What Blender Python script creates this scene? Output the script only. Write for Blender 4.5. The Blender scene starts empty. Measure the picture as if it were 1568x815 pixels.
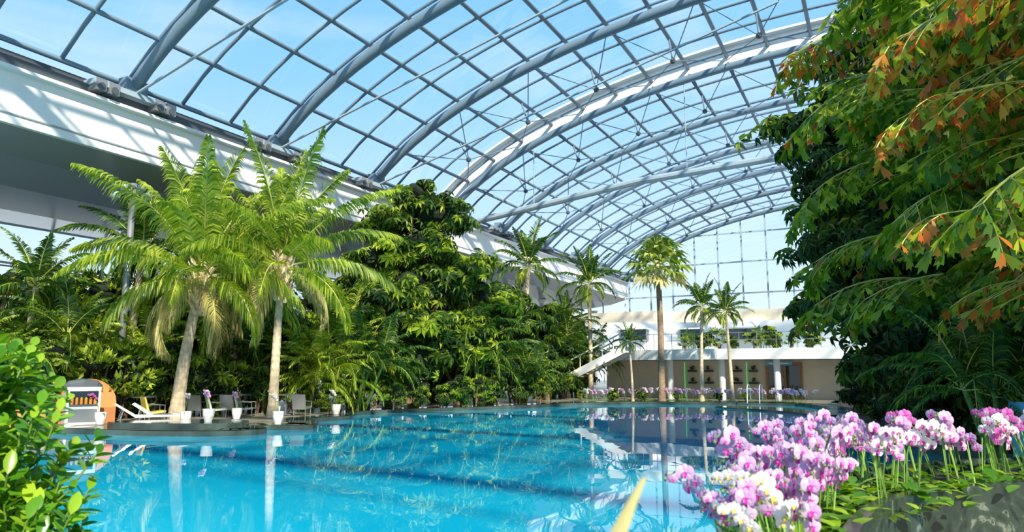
import bpy, math, random
import numpy as np
from mathutils import Vector, Matrix
rnd = random.Random(7)
rng = np.random.default_rng(11)
sc = bpy.context.scene
sc.view_settings.view_transform = 'Standard'
sc.view_settings.look = 'None'
R = math.radians
EYE = 1.7

def at(bearing, dist):
    """world xy from bearing (deg left of hall axis +Y) and distance, estimated from image pixels"""
    a = R(bearing)
    return (-dist*math.sin(a), dist*math.cos(a))

# ------------------------------------------------------------ materials
def new_mat(name):
    m = bpy.data.materials.new(name); m.use_nodes = True
    nt = m.node_tree
    b = nt.nodes['Principled BSDF']
    return m, nt, b
def simple(name, col, rough=.5, metal=0., noise=0., nscale=4., bump=0., emis=None, es=0):
    m, nt, b = new_mat(name)
    b.inputs['Base Color'].default_value = (*col, 1)
    b.inputs['Roughness'].default_value = rough
    b.inputs['Metallic'].default_value = metal
    if noise or bump:
        tc = nt.nodes.new('ShaderNodeTexCoord')
        n = nt.nodes.new('ShaderNodeTexNoise'); n.inputs['Scale'].default_value = nscale
        n.inputs['Detail'].default_value = 5
        nt.links.new(tc.outputs['Object'], n.inputs['Vector'])
        if noise:
            r = nt.nodes.new('ShaderNodeValToRGB')
            r.color_ramp.elements[0].position = .3; r.color_ramp.elements[1].position = .7
            r.color_ramp.elements[0].color = (*[c*(1-noise) for c in col], 1)
            r.color_ramp.elements[1].color = (*[min(1, c*(1+noise)) for c in col], 1)
            nt.links.new(n.outputs['Fac'], r.inputs['Fac'])
            nt.links.new(r.outputs['Color'], b.inputs['Base Color'])
        if bump:
            bp = nt.nodes.new('ShaderNodeBump'); bp.inputs['Strength'].default_value = bump
            nt.links.new(n.outputs['Fac'], bp.inputs['Height'])
            nt.links.new(bp.outputs['Normal'], b.inputs['Normal'])
    if emis:
        b.inputs['Emission Color'].default_value = (*emis, 1)
        b.inputs['Emission Strength'].default_value = es
    return m
def leafmat(name, cols, trans=.35, rough=.4, tcol=None):
    m, nt, b = new_mat(name)
    g = nt.nodes.new('ShaderNodeNewGeometry')
    r = nt.nodes.new('ShaderNodeValToRGB')
    el = r.color_ramp.elements
    while len(el) < len(cols): el.new(.5)
    for i, c in enumerate(cols):
        el[i].position = i/(len(cols)-1); el[i].color = (*c, 1)
    nt.links.new(g.outputs['Random Per Island'], r.inputs['Fac'])
    nt.links.new(r.outputs['Color'], b.inputs['Base Color'])
    b.inputs['Roughness'].default_value = rough
    b.inputs['Specular IOR Level'].default_value = .35
    t = nt.nodes.new('ShaderNodeBsdfTranslucent')
    mx = nt.nodes.new('ShaderNodeMix'); mx.data_type = 'RGBA'; mx.blend_type = 'MULTIPLY'
    mx.inputs['Factor'].default_value = 1
    mx.inputs['B'].default_value = (*(tcol or (1.7, 1.7, .5)), 1)
    nt.links.new(r.outputs['Color'], mx.inputs['A'])
    nt.links.new(mx.outputs['Result'], t.inputs['Color'])
    ms = nt.nodes.new('ShaderNodeMixShader'); ms.inputs['Fac'].default_value = trans
    nt.links.new(b.outputs[0], ms.inputs[1]); nt.links.new(t.outputs[0], ms.inputs[2])
    nt.links.new(ms.outputs[0], nt.nodes['Material Output'].inputs['Surface'])
    return m

M = {}
M['steel'] = simple('steel_paint', (.155, .23, .30), .5)
M['steel_l'] = simple('steel_light', (.32, .41, .48), .45)
M['white'] = simple('white_plaster', (.80, .82, .82), .5, noise=.04, nscale=1.5)
M['soffit'] = simple('soffit_panel', (.28, .31, .33), .18)
M['dark'] = simple('dark_rail', (.07, .085, .10), .5)
M['beige'] = simple('beige_wall', (.68, .60, .47), .7, noise=.05, nscale=2)
M['deck'] = simple('deck_stone', (.26, .24, .19), .35, noise=.25, nscale=3)
M['wetstone'] = simple('wet_stone', (.05, .075, .065), .08, noise=.4, nscale=2)
M['soil'] = simple('soil', (.035, .025, .015), .95, noise=.4, nscale=9, bump=.6)
M['trunk'] = simple('palm_bark', (.56, .45, .31), .85, noise=.3, nscale=7, bump=.6)
M['trunk_d'] = simple('palm_bark_dark', (.28, .19, .12), .85, noise=.3, nscale=7, bump=.6)
M['husk'] = simple('palm_fibre', (.70, .55, .34), .9, noise=.4, nscale=9, bump=.7)
M['bark'] = simple('tree_bark', (.20, .14, .09), .9, noise=.4, nscale=8, bump=.6)
M['core'] = simple('crown_filler', (.008, .020, .008), .95)  # near-black solid lumps added inside crowns to block see-through
M['rachis'] = simple('frond_rib', (.52, .53, .14), .5)
M['black'] = simple('black', (.02, .02, .02), .4)
M['orange'] = simple('orange_fabric', (.62, .24, .08), .7)
M['bottle'] = simple('orange_bottle', (.85, .30, .03), .3)
M['wood'] = simple('door_wood', (.34, .16, .06), .5, noise=.3, nscale=6)
M['yellow'] = simple('yellow', (.85, .70, .15), .5)
M['whitep'] = simple('white_plastic', (.82, .82, .80), .35)
M['blue'] = simple('blue_tile', (.10, .42, .65), .3, noise=.1, nscale=10)
M['grey'] = simple('grey_metal', (.35, .37, .38), .35, .6)
M['green_neon'] = simple('green_neon', (.1, .8, .2), .5, emis=(.1, 1, .25), es=.8)
M['dglass'] = simple('dark_glazing', (.03, .05, .06), .05)
M['coconut'] = simple('coconut', (.45, .36, .12), .6)

M['palm'] = leafmat('palm_leaf', [(.09, .18, .015), (.22, .33, .025), (.38, .47, .05), (.54, .58, .12)], .44)
M['palm_old'] = leafmat('palm_leaf_dry', [(.50, .42, .16), (.64, .57, .28), (.42, .44, .12)], .35, tcol=(1.3, 1.2, .8))
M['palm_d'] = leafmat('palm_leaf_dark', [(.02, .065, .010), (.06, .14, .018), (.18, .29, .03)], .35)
M['leaf_d'] = leafmat('leaf_dark', [(.014, .048, .015), (.034, .082, .024), (.08, .15, .038)], .28)
M['leaf_m'] = leafmat('leaf_mid', [(.03, .085, .014), (.10, .18, .022), (.26, .35, .045)], .35)
M['leaf_b'] = leafmat('leaf_bright', [(.13, .24, .018), (.30, .42, .035), (.56, .62, .09)], .4)
M['fish'] = leafmat('fishtail_leaf', [(.04, .10, .01), (.11, .22, .018), (.26, .37, .025), (.54, .58, .06)], .42)
M['fish_o'] = leafmat('fishtail_leaf_orange', [(.42, .09, .02), (.62, .20, .03), (.60, .34, .05), (.30, .34, .03)], .42, tcol=(1.7, 1.1, .5))
M['fan'] = leafmat('fan_leaf', [(.06, .15, .02), (.20, .28, .035), (.54, .56, .18)], .35)
M['bush'] = leafmat('laurel_leaf', [(.04, .15, .01), (.11, .28, .015), (.34, .50, .03)], .32, rough=.25)

def petal(name, c1, c2):
    m = leafmat(name, [c1, c2, c1], .35, .5, tcol=(1.05, 1.0, 1.05)); return m
M['p_white'] = petal('petal_white', (.84, .80, .84), (.92, .90, .88))
M['p_lav'] = petal('petal_lavender', (.54, .32, .62), (.76, .56, .80))
M['p_mag'] = petal('petal_magenta', (.58, .10, .46), (.74, .24, .60))
M['p_mix'] = petal('petal_blush', (.78, .62, .80), (.90, .80, .88))
M['lip'] = simple('orchid_lip', (.55, .02, .32), .5)
M['lipy'] = simple('orchid_lip_yellow', (.80, .60, .12), .5)
M['stem'] = simple('orchid_stem', (.12, .22, .04), .5)
M['stake'] = simple('orchid_stake', (.25, .50, .08), .5)

# water
m, nt, b = new_mat('pool_water'); M['water'] = m
b.inputs['Roughness'].default_value = .0; b.inputs['IOR'].default_value = 1.50
tc = nt.nodes.new('ShaderNodeTexCoord')
n1 = nt.nodes.new('ShaderNodeTexNoise'); n1.inputs['Scale'].default_value = .12
rp = nt.nodes.new('ShaderNodeValToRGB')
rp.color_ramp.elements[0].position = .35; rp.color_ramp.elements[0].color = (.001, .32, .53, 1)
rp.color_ramp.elements[1].position = .65; rp.color_ramp.elements[1].color = (.008, .46, .67, 1)
nt.links.new(tc.outputs['Object'], n1.inputs['Vector']); nt.links.new(n1.outputs['Fac'], rp.inputs['Fac'])
nt.links.new(rp.outputs['Color'], b.inputs['Base Color'])
n2 = nt.nodes.new('ShaderNodeTexNoise'); n2.inputs['Scale'].default_value = .9; n2.inputs['Detail'].default_value = 1.5
nt.links.new(tc.outputs['Object'], n2.inputs['Vector'])
bp = nt.nodes.new('ShaderNodeBump'); bp.inputs['Strength'].default_value = .065; bp.inputs['Distance'].default_value = .04
nt.links.new(n2.outputs['Fac'], bp.inputs['Height']); nt.links.new(bp.outputs['Normal'], b.inputs['Normal'])

# marble
m, nt, b = new_mat('green_marble'); M['marble'] = m
b.inputs['Roughness'].default_value = .15
tc = nt.nodes.new('ShaderNodeTexCoord')
n1 = nt.nodes.new('ShaderNodeTexNoise'); n1.inputs['Scale'].default_value = 4.5; n1.inputs['Detail'].default_value = 9; n1.inputs['Distortion'].default_value = 2.2
rp = nt.nodes.new('ShaderNodeValToRGB'); e = rp.color_ramp.elements
e[0].position = .3; e[0].color = (.008, .016, .012, 1); e[1].position = .60; e[1].color = (.035, .055, .042, 1)
x = e.new(.64); x.color = (.16, .19, .15, 1); x = e.new(.67); x.color = (.03, .045, .035, 1)
nt.links.new(tc.outputs['Object'], n1.inputs['Vector']); nt.links.new(n1.outputs['Fac'], rp.inputs['Fac'])
nt.links.new(rp.outputs['Color'], b.inputs['Base Color'])

# thin glass
def glassmat(name, tint, g=.07):
    m = bpy.data.materials.new(name); m.use_nodes = True; nt = m.node_tree; nt.nodes.clear()
    o = nt.nodes.new('ShaderNodeOutputMaterial'); t = nt.nodes.new('ShaderNodeBsdfTransparent'); t.inputs[0].default_value = (*tint, 1)
    gl = nt.nodes.new('ShaderNodeBsdfGlossy'); gl.inputs['Roughness'].default_value = .03
    ms = nt.nodes.new('ShaderNodeMixShader'); ms.inputs[0].default_value = g
    nt.links.new(t.outputs[0], ms.inputs[1]); nt.links.new(gl.outputs[0], ms.inputs[2]); nt.links.new(ms.outputs[0], o.inputs[0])
    return m
M['glass'] = glassmat('roof_glass', (.95, .98, 1.), .05)

# ------------------------------------------------------------ mesh builder
class MB:
    def __init__(s): s.v = []; s.f = []; s.m = []; s.mats = []
    def mi(s, k):
        if k not in s.mats: s.mats.append(k)
        return s.mats.index(k)
    def add(s, v, f, k):
        o = len(s.v); s.v.extend(v); i = s.mi(k)
        s.f.extend([[a+o for a in q] for q in f]); s.m.extend([i]*len(f))
    def scatter(s, tv, tf, pos, Rm, sc_, k):
        tv = np.asarray(tv, float); n = len(pos); kk = len(tv)
        V = np.einsum('nij,kj->nki', Rm, tv)*np.asarray(sc_).reshape(n, 1, 1)+pos[:, None, :]
        o = len(s.v); s.v.extend(V.reshape(-1, 3).tolist()); i = s.mi(k)
        base = np.arange(n)*kk+o
        for q in tf:
            s.f.extend((base[:, None]+np.array(q)[None, :]).tolist()); s.m.extend([i]*n)
    def box(s, x0, x1, y0, y1, z0, z1, k):
        v = [(x, y, z) for z in (z0, z1) for y in (y0, y1) for x in (x0, x1)]
        s.add(v, [(0, 2, 3, 1), (4, 5, 7, 6), (0, 1, 5, 4), (2, 6, 7, 3), (0, 4, 6, 2), (1, 3, 7, 5)], k)
    def tube(s, pts, rad, k, sides=8, cap=True):
        pts = [Vector(p) for p in pts]; n = len(pts)
        if not hasattr(rad, '__len__'): rad = [rad]*n
        vs = []; prev = None
        for i, p in enumerate(pts):
            d = (pts[min(i+1, n-1)]-pts[max(i-1, 0)]).normalized()
            if prev is None:
                a = Vector((0, 0, 1)) if abs(d.z) < .9 else Vector((1, 0, 0))
            else: a = prev
            x = (a-d*a.dot(d)).normalized(); prev = x; y = d.cross(x)
            for j in range(sides):
                t = 2*math.pi*j/sides
                vs.append(tuple(p+(x*math.cos(t)+y*math.sin(t))*rad[i]))
        fs = []
        for i in range(n-1):
            for j in range(sides):
                a = i*sides+j; b2 = i*sides+(j+1) % sides
                fs.append((a, b2, b2+sides, a+sides))
        if cap:
            fs.append(tuple(range(sides-1, -1, -1))); fs.append(tuple((n-1)*sides+j for j in range(sides)))
        s.add(vs, fs, k)
    def lathe(s, prof, c, k, sides=20):
        vs = []; n = len(prof)
        for r, z in prof:
            for j in range(sides):
                t = 2*math.pi*j/sides
                vs.append((c[0]+r*math.cos(t), c[1]+r*math.sin(t), c[2]+z))
        fs = [(i*sides+j, i*sides+(j+1) % sides, (i+1)*sides+(j+1) % sides, (i+1)*sides+j) for i in range(n-1) for j in range(sides)]
        s.add(vs, fs, k)
    def poly(s, outline, z0, z1, k, ktop=None):
        n = len(outline)
        s.add([(x, y, z0) for x, y in outline]+[(x, y, z1) for x, y in outline],
              [(i, (i+1) % n, n+(i+1) % n, n+i) for i in range(n)], k)
        s.add([(x, y, z1) for x, y in outline], [tuple(range(n))], ktop or k)
    def mesh(s, name, smooth=False):
        me = bpy.data.meshes.new(name); me.from_pydata(s.v, [], s.f)
        for k in s.mats: me.materials.append(M[k])
        me.polygons.foreach_set('material_index', s.m)
        if smooth: me.polygons.foreach_set('use_smooth', [True]*len(s.f))
        me.update(); return me
    def obj(s, name, smooth=False, parent=None, loc=None):
        return place(s.mesh(name, smooth), name, loc or (0, 0, 0), parent=parent)
def place(me, name, loc, rz=0, s=1, parent=None):
    o = bpy.data.objects.new(name, me); sc.collection.objects.link(o)
    o.location = loc; o.rotation_euler = (0, 0, rz)
    o.scale = (s, s, s) if not hasattr(s, '__len__') else s
    if parent: o.parent = parent
    return o
def empty(name, loc=(0, 0, 0)):
    o = bpy.data.objects.new(name, None); sc.collection.objects.link(o); o.location = loc; return o

def smoothpoly(pts, n=5, closed=False):
    out = []; N = len(pts)
    rg = range(N) if closed else range(N-1)
    for i in rg:
        g = (lambda k: pts[k % N]) if closed else (lambda k: pts[max(0, min(N-1, k))])
        p0, p1, p2, p3 = g(i-1), g(i), g(i+1), g(i+2)
        for j in range(n):
            t = j/n
            out.append(tuple(.5*((2*p1[a])+(-p0[a]+p2[a])*t+(2*p0[a]-5*p1[a]+4*p2[a]-p3[a])*t*t+(-p0[a]+3*p1[a]-3*p2[a]+p3[a])*t**3) for a in range(len(p1))))
    if not closed: out.append(tuple(pts[-1]))
    return out

# ------------------------------------------------------------ roof
BX, A0, Z0 = 27.0, 11.1, 8.2
def arcz(x): return Z0+A0*math.sqrt(max(0, 1-(x/BX)**2))
xs = np.linspace(-25, 25, 2001); zs = np.array([arcz(x) for x in xs])
sl = np.concatenate([[0], np.cumsum(np.hypot(np.diff(xs), np.diff(zs)))])
def arcpt(t, off=0.):
    x = float(np.interp(t*sl[-1], sl, xs)); z = arcz(x)
    nx = x/BX**2; nz = (z-Z0)/A0**2; l = math.hypot(nx, nz)
    return x+off*nx/l, z+off*nz/l
NP = 24
YS = [-5.7+7.5*i for i in range(12)]           # -5.7 ... 76.8
YB = 39.9
rf = empty('glass_roof')
mb = MB()
for y in YS:
    near = y < 39
    off = -.05 if near else -.45
    mb.tube([(arcpt(i/48, off)[0], y, arcpt(i/48, off)[1]) for i in range(49)], .26 if near else .22, 'steel', 10)
mb.obj('arch_ribs', True, rf)
mb = MB()
for seg, (ya, yb, off) in enumerate([(-5.7, YB, .45), (YB, 76.8, 0.)]):
    for i in range(NP+1):
        x, z = arcpt(i/NP, off)
        mb.tube([(x, ya, z), (x, yb, z)], .11, 'steel', 6)
    ys = [YS[0]+2.5*k for k in range(34)]
    for yy in ys:
        if ya <= yy <= yb:
            mb.tube([(arcpt(i/36, off)[0], yy, arcpt(i/36, off)[1]) for i in range(37)], .08, 'steel', 6)
mb.obj('purlins_and_mullions', True, rf)
mb = MB()
for (ya, yb, off) in [(-5.7, YB, .58), (YB, 76.8, .13)]:
    n = 48; v = []
    for y in (ya, yb):
        for i in range(n+1):
            x, z = arcpt(i/n, off); v.append((x, y, z))
    mb.add(v, [(i, i+1, n+2+i, n+1+i) for i in range(n)], 'glass')
mb.obj('roof_glazing', True, rf)
# white step band where the sliding roof overlaps the fixed roof
mb = MB()
n = 60
for y0, y1, a, b_ in [(YB, YB+.35, .1, 1.0), (YB-.5, YB+.35, 1.0, 1.12)]:
    v = []
    for i in range(n+1):
        for y, o in ((y0, a), (y1, a), (y1, b_), (y0, b_)):
            x, z = arcpt(i/n, o-.05); v.append((x, y, z))
    fs = []
    for i in range(n):
        for j in range(4):
            q = i*4+j; q2 = i*4+(j+1) % 4
            fs.append((q, q2, q2+4, q+4))
    mb.add(v, fs, 'white')
mb.obj('sliding_roof_edge_beam', False, rf)
# cable bracing
mb = MB()
for bi in range(len(YS)-1):
    y0, y1 = YS[bi], YS[bi+1]
    if y0 < 31: continue
    far = y0 > 38
    ro = -.45 if far else -.05
    for k in range(2, NP-1, 2):
        cx, cz = arcpt(k/NP, -1.15 if far else -.9); ym = (y0+y1)/2
        for yy in (y0, y1):
            for dk in (-1, 1):
                px, pz = arcpt((k+dk)/NP, ro)
                mb.tube([(cx, ym, cz), (px, yy, pz)], .028, 'steel', 4, False)
        qx, qz = arcpt(k/NP, .4 if not far else 0)
        mb.tube([(cx, ym, cz), (qx, ym, qz)], .05, 'steel', 5)
        mb.lathe([(0, -.16), (.13, -.1), (.16, 0), (.13, .1), (0, .16)], (cx, ym, cz), 'dark', 8)
for y in YS[:6]:
    mb.tube([(-24.7, y, 12.2), (-3, y, 17.9)], .06, 'steel_l', 6)
    mb.tube([(24.7, y, 12.2), (3, y, 17.9)], .06, 'steel_l', 6)
mb.tube([(-25, 39.3, 11.0), (-12, 39.3, 12.6), (0, 39.3, 13.2), (12, 39.3, 12.6), (25, 39.3, 11.0)], .22, 'steel_l', 10)
for x, zt in ((-18.5, 11.8), (18.5, 11.8), (-9, 12.8), (9, 12.8), (0, 13.2)):
    mb.tube([(x, 39.3, zt), (x, 39.3, arcz(x)-.45)], .03, 'steel_l', 5)
mb.obj('roof_cables_and_ties', False, rf)

# eaves beams and side aisles
for sd, nm in ((-1, 'left'), (1, 'right')):
    mb = MB()
    def bx(xa, xb, y0, y1, z0, z1, k): mb.box(min(sd*xa, sd*xb), max(sd*xa, sd*xb), y0, y1, z0, z1, k)
    bx(25.0, 25.6, -8, 78, 9.8, 11.55, 'white')          # fascia
    bx(24.7, 26.2, -8, 78, 11.55, 11.66, 'white')         # lip
    bx(24.95, 25.25, -8, 78, 11.66, 12.05, 'dark')        # rail
    bx(25.3, 26.3, -8, 78, 11.66, 12.35, 'dark')
    for z in (10.1, ):
        bx(24.96, 25.0, -8, 78, z, z+.05, 'soffit')
    for y in YS:                                             # sliding bogies
        bx(24.55, 25.2, y-1.7, y+1.7, 12.02, 12.22, 'steel_l')
        bx(24.6, 25.1, y-.45, y+.45, 12.15, 12.75, 'steel')
        for dy in (-1.45, -.95, .95, 1.45):
            bx(24.5, 25.0, y+dy-.2, y+dy+.2, 11.8, 12.25, 'grey')
            mb.tube([(sd*24.45, y+dy, 11.95), (sd*24.6, y+dy, 11.95)], .14, 'dark', 10)
    mb.obj('trim_1' if sd < 0 else 'trim_2', False)
    # aisle ceiling with curved soffit
    mb = MB()
    prof = [(25.2, 9.8), (27, 9.3), (30, 8.9), (34, 8.8), (40, 9.4), (44, 10.2), (44, 12.3), (25.6, 12.3)]
    v = [(sd*x, y, z) for y in (-8, 78) for x, z in prof]
    k = len(prof)
    mb.add(v, [(i, (i+1) % k, k+(i+1) % k, k+i) for i in range(k)], 'soffit')
    mb.obj('ceiling', False)
    # columns
    for y in YS[1:]:
        mb = MB(); z0 = .14 if sd < 0 else .3
        mb.tube([(sd*30, y+3.7, z0), (sd*30, y+3.7, 8.9)], .22, 'white', 14)
        mb.lathe([(.22, 8.5), (.45, 8.9)], (sd*30, y+3.7, 0), 'white', 14)
        mb.obj('aisle_pillar', True)
    # outer glazed wall
    mb = MB()
    xw = sd*43.5
    for y in np.arange(-8, 78.1, 3.3):
        mb.box(xw-.08, xw+.08, y-.06, y+.06, 0, 10.2, 'white')
    for z in (.1, 2.6, 5.2, 7.8, 10.0):
        mb.box(xw-.06, xw+.06, -8, 78, z-.06, z+.06, 'white')
    mb.add([(xw, -8, 0), (xw, 78, 0), (xw, 78, 10.2), (xw, -8, 10.2)], [(0, 1, 2, 3)], 'glass')
    mb.obj('wall_'+nm)

# mezzanine gallery behind the left planting
mb = MB()
mb.box(-43.3, -38.2, -6, 76, 5.35, 5.75, 'white')
mb.box(-38.3, -38.1, -6, 76, 5.2, 6.1, 'white')
mb.tube([(-38.2, -6, 6.9), (-38.2, 76, 6.9)], .04, 'grey', 6)
for y in np.arange(-5, 76, 2.2): mb.tube([(-38.2, y, 6.1), (-38.2, y, 6.9)], .03, 'grey', 5)
for y in np.arange(-1, 76, 7.5): mb.tube([(-38.8, y, .14), (-38.8, y, 5.4)], .16, 'white', 10)
mb.obj('mezzanine_gallery')

# far glazed gable
mb = MB()
YW = 76.9
for i in range(-10, 11):
    x = i*2.45
    mb.box(x-.07, x+.07, YW-.1, YW+.1, 0, arcz(x)-.1, 'steel_l')
for z in (3.2, 6.5, 9.8, 13.1, 16.2, 18.2):
    w = BX*math.sqrt(max(0, 1-((z-Z0)/A0)**2)) if z > 12.3 else 25
    w = min(w, 25)
    mb.box(-w, w, YW-.06, YW+.06, z-.07, z+.07, 'steel_l')
pts = [(-25, 0)]+[arcpt(i/40) for i in range(41)]+[(25, 0)]
mb.add([(x, YW, z) for x, z in pts], [tuple(range(len(pts)))], 'glass')
mb.obj('window_1')
mb = MB()
for s_ in (-1, 1):
    for i in range(8):
        x = s_*(25+2.6*i); mb.box(x-.06, x+.06, YW-.08, YW+.08, 0, 10, 'white')
    for z in (3.2, 6.5, 9.8): mb.box(min(s_*25, s_*43.5), max(s_*25, s_*43.5), YW-.05, YW+.05, z-.05, z+.05, 'white')
mb.obj('wall_back')

# ------------------------------------------------------------ ground & pool
mb = MB(); mb.box(-160, 160, -40, 260, -1.6, -1.5, 'deck'); mb.obj('floor')
mb = MB(); mb.add([(-25, -6, 0), (24, -6, 0), (24, 44, 0), (-25, 44, 0)], [(0, 1, 2, 3)], 'water'); mb.obj('pool_water')
shore = [(-24.5, 6), (-22.2, 10.5), (-20.4, 12.5), (-18.0, 13.0), (-15.9, 13.9), (-15.3, 15.0), (-16.3, 15.9), (-15.3, 16.7), (-15.9, 17.8), (-17.4, 19), (-17.3, 21), (-18.6, 23), (-18.4, 25.5), (-16.8, 28), (-15.2, 31.3), (-14.2, 34.5), (-12, 37.3), (-8, 38.9), (-4, 39.0), (-2.5, 36)]
sh = smoothpoly(shore, 5)
mb = MB()
mb.poly([(-43, -8), (-26, -8)]+sh+[(-2.2, 76), (-43, 76)], -1.4, .14, 'wetstone', 'deck')
for i in range(len(sh)-1):
    a, b_ = Vector(sh[i]), Vector(sh[i+1]); d = (b_-a).normalized(); nn = Vector((-d.y, d.x))
    q = [a, b_, b_+nn*.9, a+nn*.9]
    mb.add([(p.x, p.y, .155) for p in q], [(0, 1, 2, 3)], 'wetstone')
mb.obj('pool_deck')
rs = smoothpoly([(-1.9, 36), (-1.3, 31), (-1.0, 26.5), (-.4, 22), (.9, 17.8), (2.4, 14), (3.8, 11.5), (6, 9.5), (12, 8), (24, 7)], 5)
mb = MB(); mb.poly(rs+[(43, 7), (43, 76), (-2.1, 76)], -1.4, .3, 'wetstone', 'soil'); mb.obj('garden_terrace')
mb = MB()
mb.poly([(-9, -7), (-5.4, .5), (-3.4, .7), (-1.2, .2), (-.7, 1.8), (-.2, 2.4), (0, 4.4), (1, 5.7), (4, 7.2), (12, 7.5), (12, -7)], -1.4, .3, 'wetstone', 'deck')
mb.obj('entry_deck')
mb = MB()
st = [at(10, 37.2), at(6, 35.5), at(3.5, 33), at(3, 31), at(4.5, 30.8), at(8, 34), at(11.5, 36)]
mb.poly(smoothpoly(st, 4, True), -.4, .07, 'wetstone'); mb.obj('pool_steps')

# ------------------------------------------------------------ far terrace building
b1 = empty('terrace_building')
mb = MB()
fr = smoothpoly([(-14.2, 43.0), (-12.8, 41.9), (-9.5, 41.6), (-4, 42.0), (4, 43.2), (14, 45)], 6)
mb.poly(fr+[(14, 60), (-22, 60), (-22, 44)], 2.40, 3.0, 'white')
mb.obj('slab', parent=b1)
mb = MB()
mb.box(-16, 14, 45.0, 46, .1, 2.4, 'beige')
for x in (-11.2, -8.2, -5.2):
    mb.tube([(x, 42.7, .1), (x, 42.7, 2.4)], .18, 'white', 14)
for x in (-10.4, -9.4, -7.7, -6.8): # wall planters
    for z in (1.0, 1.7): mb.box(x-.25, x+.25, 44.7, 45.0, z, z+.12, 'black')
for x in (-10.9, -8.8, -7.2): mb.tube([(x, 44.95, .2), (x, 44.95, 2.3)], .012, 'green_neon', 5)
mb.obj('ground_floor', parent=b1)
mb = MB()
cv = smoothpoly([(-22, 51), (-17, 50.5), (-13.5, 52), (-10, 53.6), (-4, 52.5), (6, 50), (16, 50)], 6)
mb.poly(cv+[(16, 60), (-22, 60)], 3.0, 5.3, 'white')
cv2 = smoothpoly([(-22, 54), (-16, 53.5), (-12, 55), (-6, 55.5), (6, 53), (16, 53)], 6)
mb.poly(cv2+[(16, 62), (-22, 62)], 5.3, 6.3, 'beige', 'white')
mb.obj('upper_volume', parent=b1)
mb = MB()
for x0, x1, y in ((-16.8, -14.9, 50.6), (-12.8, -11.3, 52.2), (-9.6, -7.6, 53.0)):
    mb.box(x0, x1, y-.25, y+.6, 4.0, 4.75, 'dglass')
    mb.box(x0-.1, x1+.1, y-.3, y+.5, 4.75, 4.85, 'white')
mb.obj('upper_windows', parent=b1)
mb = MB() # railing
for i in range(len(fr)-1):
    p = fr[i]; q = fr[i+1]
    mb.tube([(p[0], p[1]+.2, 3.0), (p[0], p[1]+.2, 3.9)], .02, 'grey', 5)
    for z in (3.9, 3.5): mb.tube([(p[0], p[1]+.2, z), (q[0], q[1]+.2, z)], .016, 'grey', 5)
mb.obj('railing', parent=b1)
mb = MB()
mb.box(-6.1, -4.1, 44.85, 44.99, .1, 2.25, 'wood')
for x in (-6.0, -5.05): mb.box(x+.08, x+.85, 44.80, 44.87, .35, 2.05, 'dglass')
mb.tube([(-5.15, 44.76, .9), (-5.15, 44.76, 1.4)], .02, 'grey', 6)
mb.obj('door_1')
mb = MB(); mb.box(-6.1, -4.6, 44.78, 44.84, 2.08, 2.32, 'blue'); mb.box(-5.9, -4.8, 44.75, 44.78, 2.16, 2.24, 'whitep')
mb.obj('direction_sign')
# staircase
mb = MB(); N = 16
for i in range(N):
    x = -18.6+i*.34; z = .15+i*.178
    mb.box(x, x+.36, 40.4, 41.6, z, z+.1, 'beige')
for y in (40.35, 41.65):
    mb.add([(-18.9, y-.05, .1), (-13.2, y-.05, 2.80), (-13.2, y-.05, 3.3), (-18.9, y-.05, .6), (-18.9, y+.05, .1), (-13.2, y+.05, 2.80), (-13.2, y+.05, 3.3), (-18.9, y+.05, .6)],
           [(0, 1, 2, 3), (7, 6, 5, 4), (0, 4, 5, 1), (3, 2, 6, 7), (0, 3, 7, 4), (1, 5, 6, 2)], 'white')
    mb.tube([(-18.8, y, 1.35), (-13.2, y, 4.05)], .05, 'whitep', 6)
    for i in range(9):
        t = i/8; mb.tube([(-18.8+5.6*t, y, .4+2.7*t), (-18.8+5.6*t, y, 1.35+2.7*t)], .03, 'whitep', 5)
mb.obj('staircase')

# ------------------------------------------------------------ vegetation generators
kite = ([(0, 0, 0), (.2, .42, .03), (0, 1, -.22), (-.2, .42, .03), (0, .45, -.03)], [(0, 1, 4), (0, 4, 3), (4, 1, 2), (3, 4, 2)])
kite2 = ([(0, 0, 0), (.19, .5, .04), (0, 1, -.25), (-.19, .5, .04)], [(0, 1, 2), (0, 2, 3)])
def leaf_full(w=.42, fold=.06, droop=.15):
    v = [(0, 0, 0)]
    for t, ww in ((.25, .78), (.5, 1.), (.78, .72)):
        zz = -droop*t*t
        v += [(-w/2*ww, t, zz+fold*ww), (0, t, zz), (w/2*ww, t, zz+fold*ww)]
    v.append((0, 1, -droop))
    f = [(0, 3, 2), (0, 2, 1), (2, 3, 6, 5), (1, 2, 5, 4), (5, 6, 9, 8), (4, 5, 8, 7), (8, 9, 10), (7, 8, 10)]
    return v, f
def palmate(n=7, droop=.3):
    V = []; F = []
    for i in range(n):
        a = 2*math.pi*i/n+.2; c, s_ = math.cos(a), math.sin(a)
        o = len(V)
        for (x, y, z) in kite2[0]:
            yy = y*.95+.06
            V.append((x*c-yy*s_, x*s_+yy*c, z-droop*y*y))
        F += [[o+k for k in q] for q in kite2[1]]
    return V, F
def norm(a): return a/np.maximum(np.linalg.norm(a, axis=1, keepdims=True), 1e-6)
def basis(y, z):
    y = norm(y); x = norm(np.cross(y, z)); z = np.cross(x, y)
    return np.stack([x, y, z], axis=2)
def sph(n):
    return norm(rng.normal(size=(n, 3)))
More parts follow.
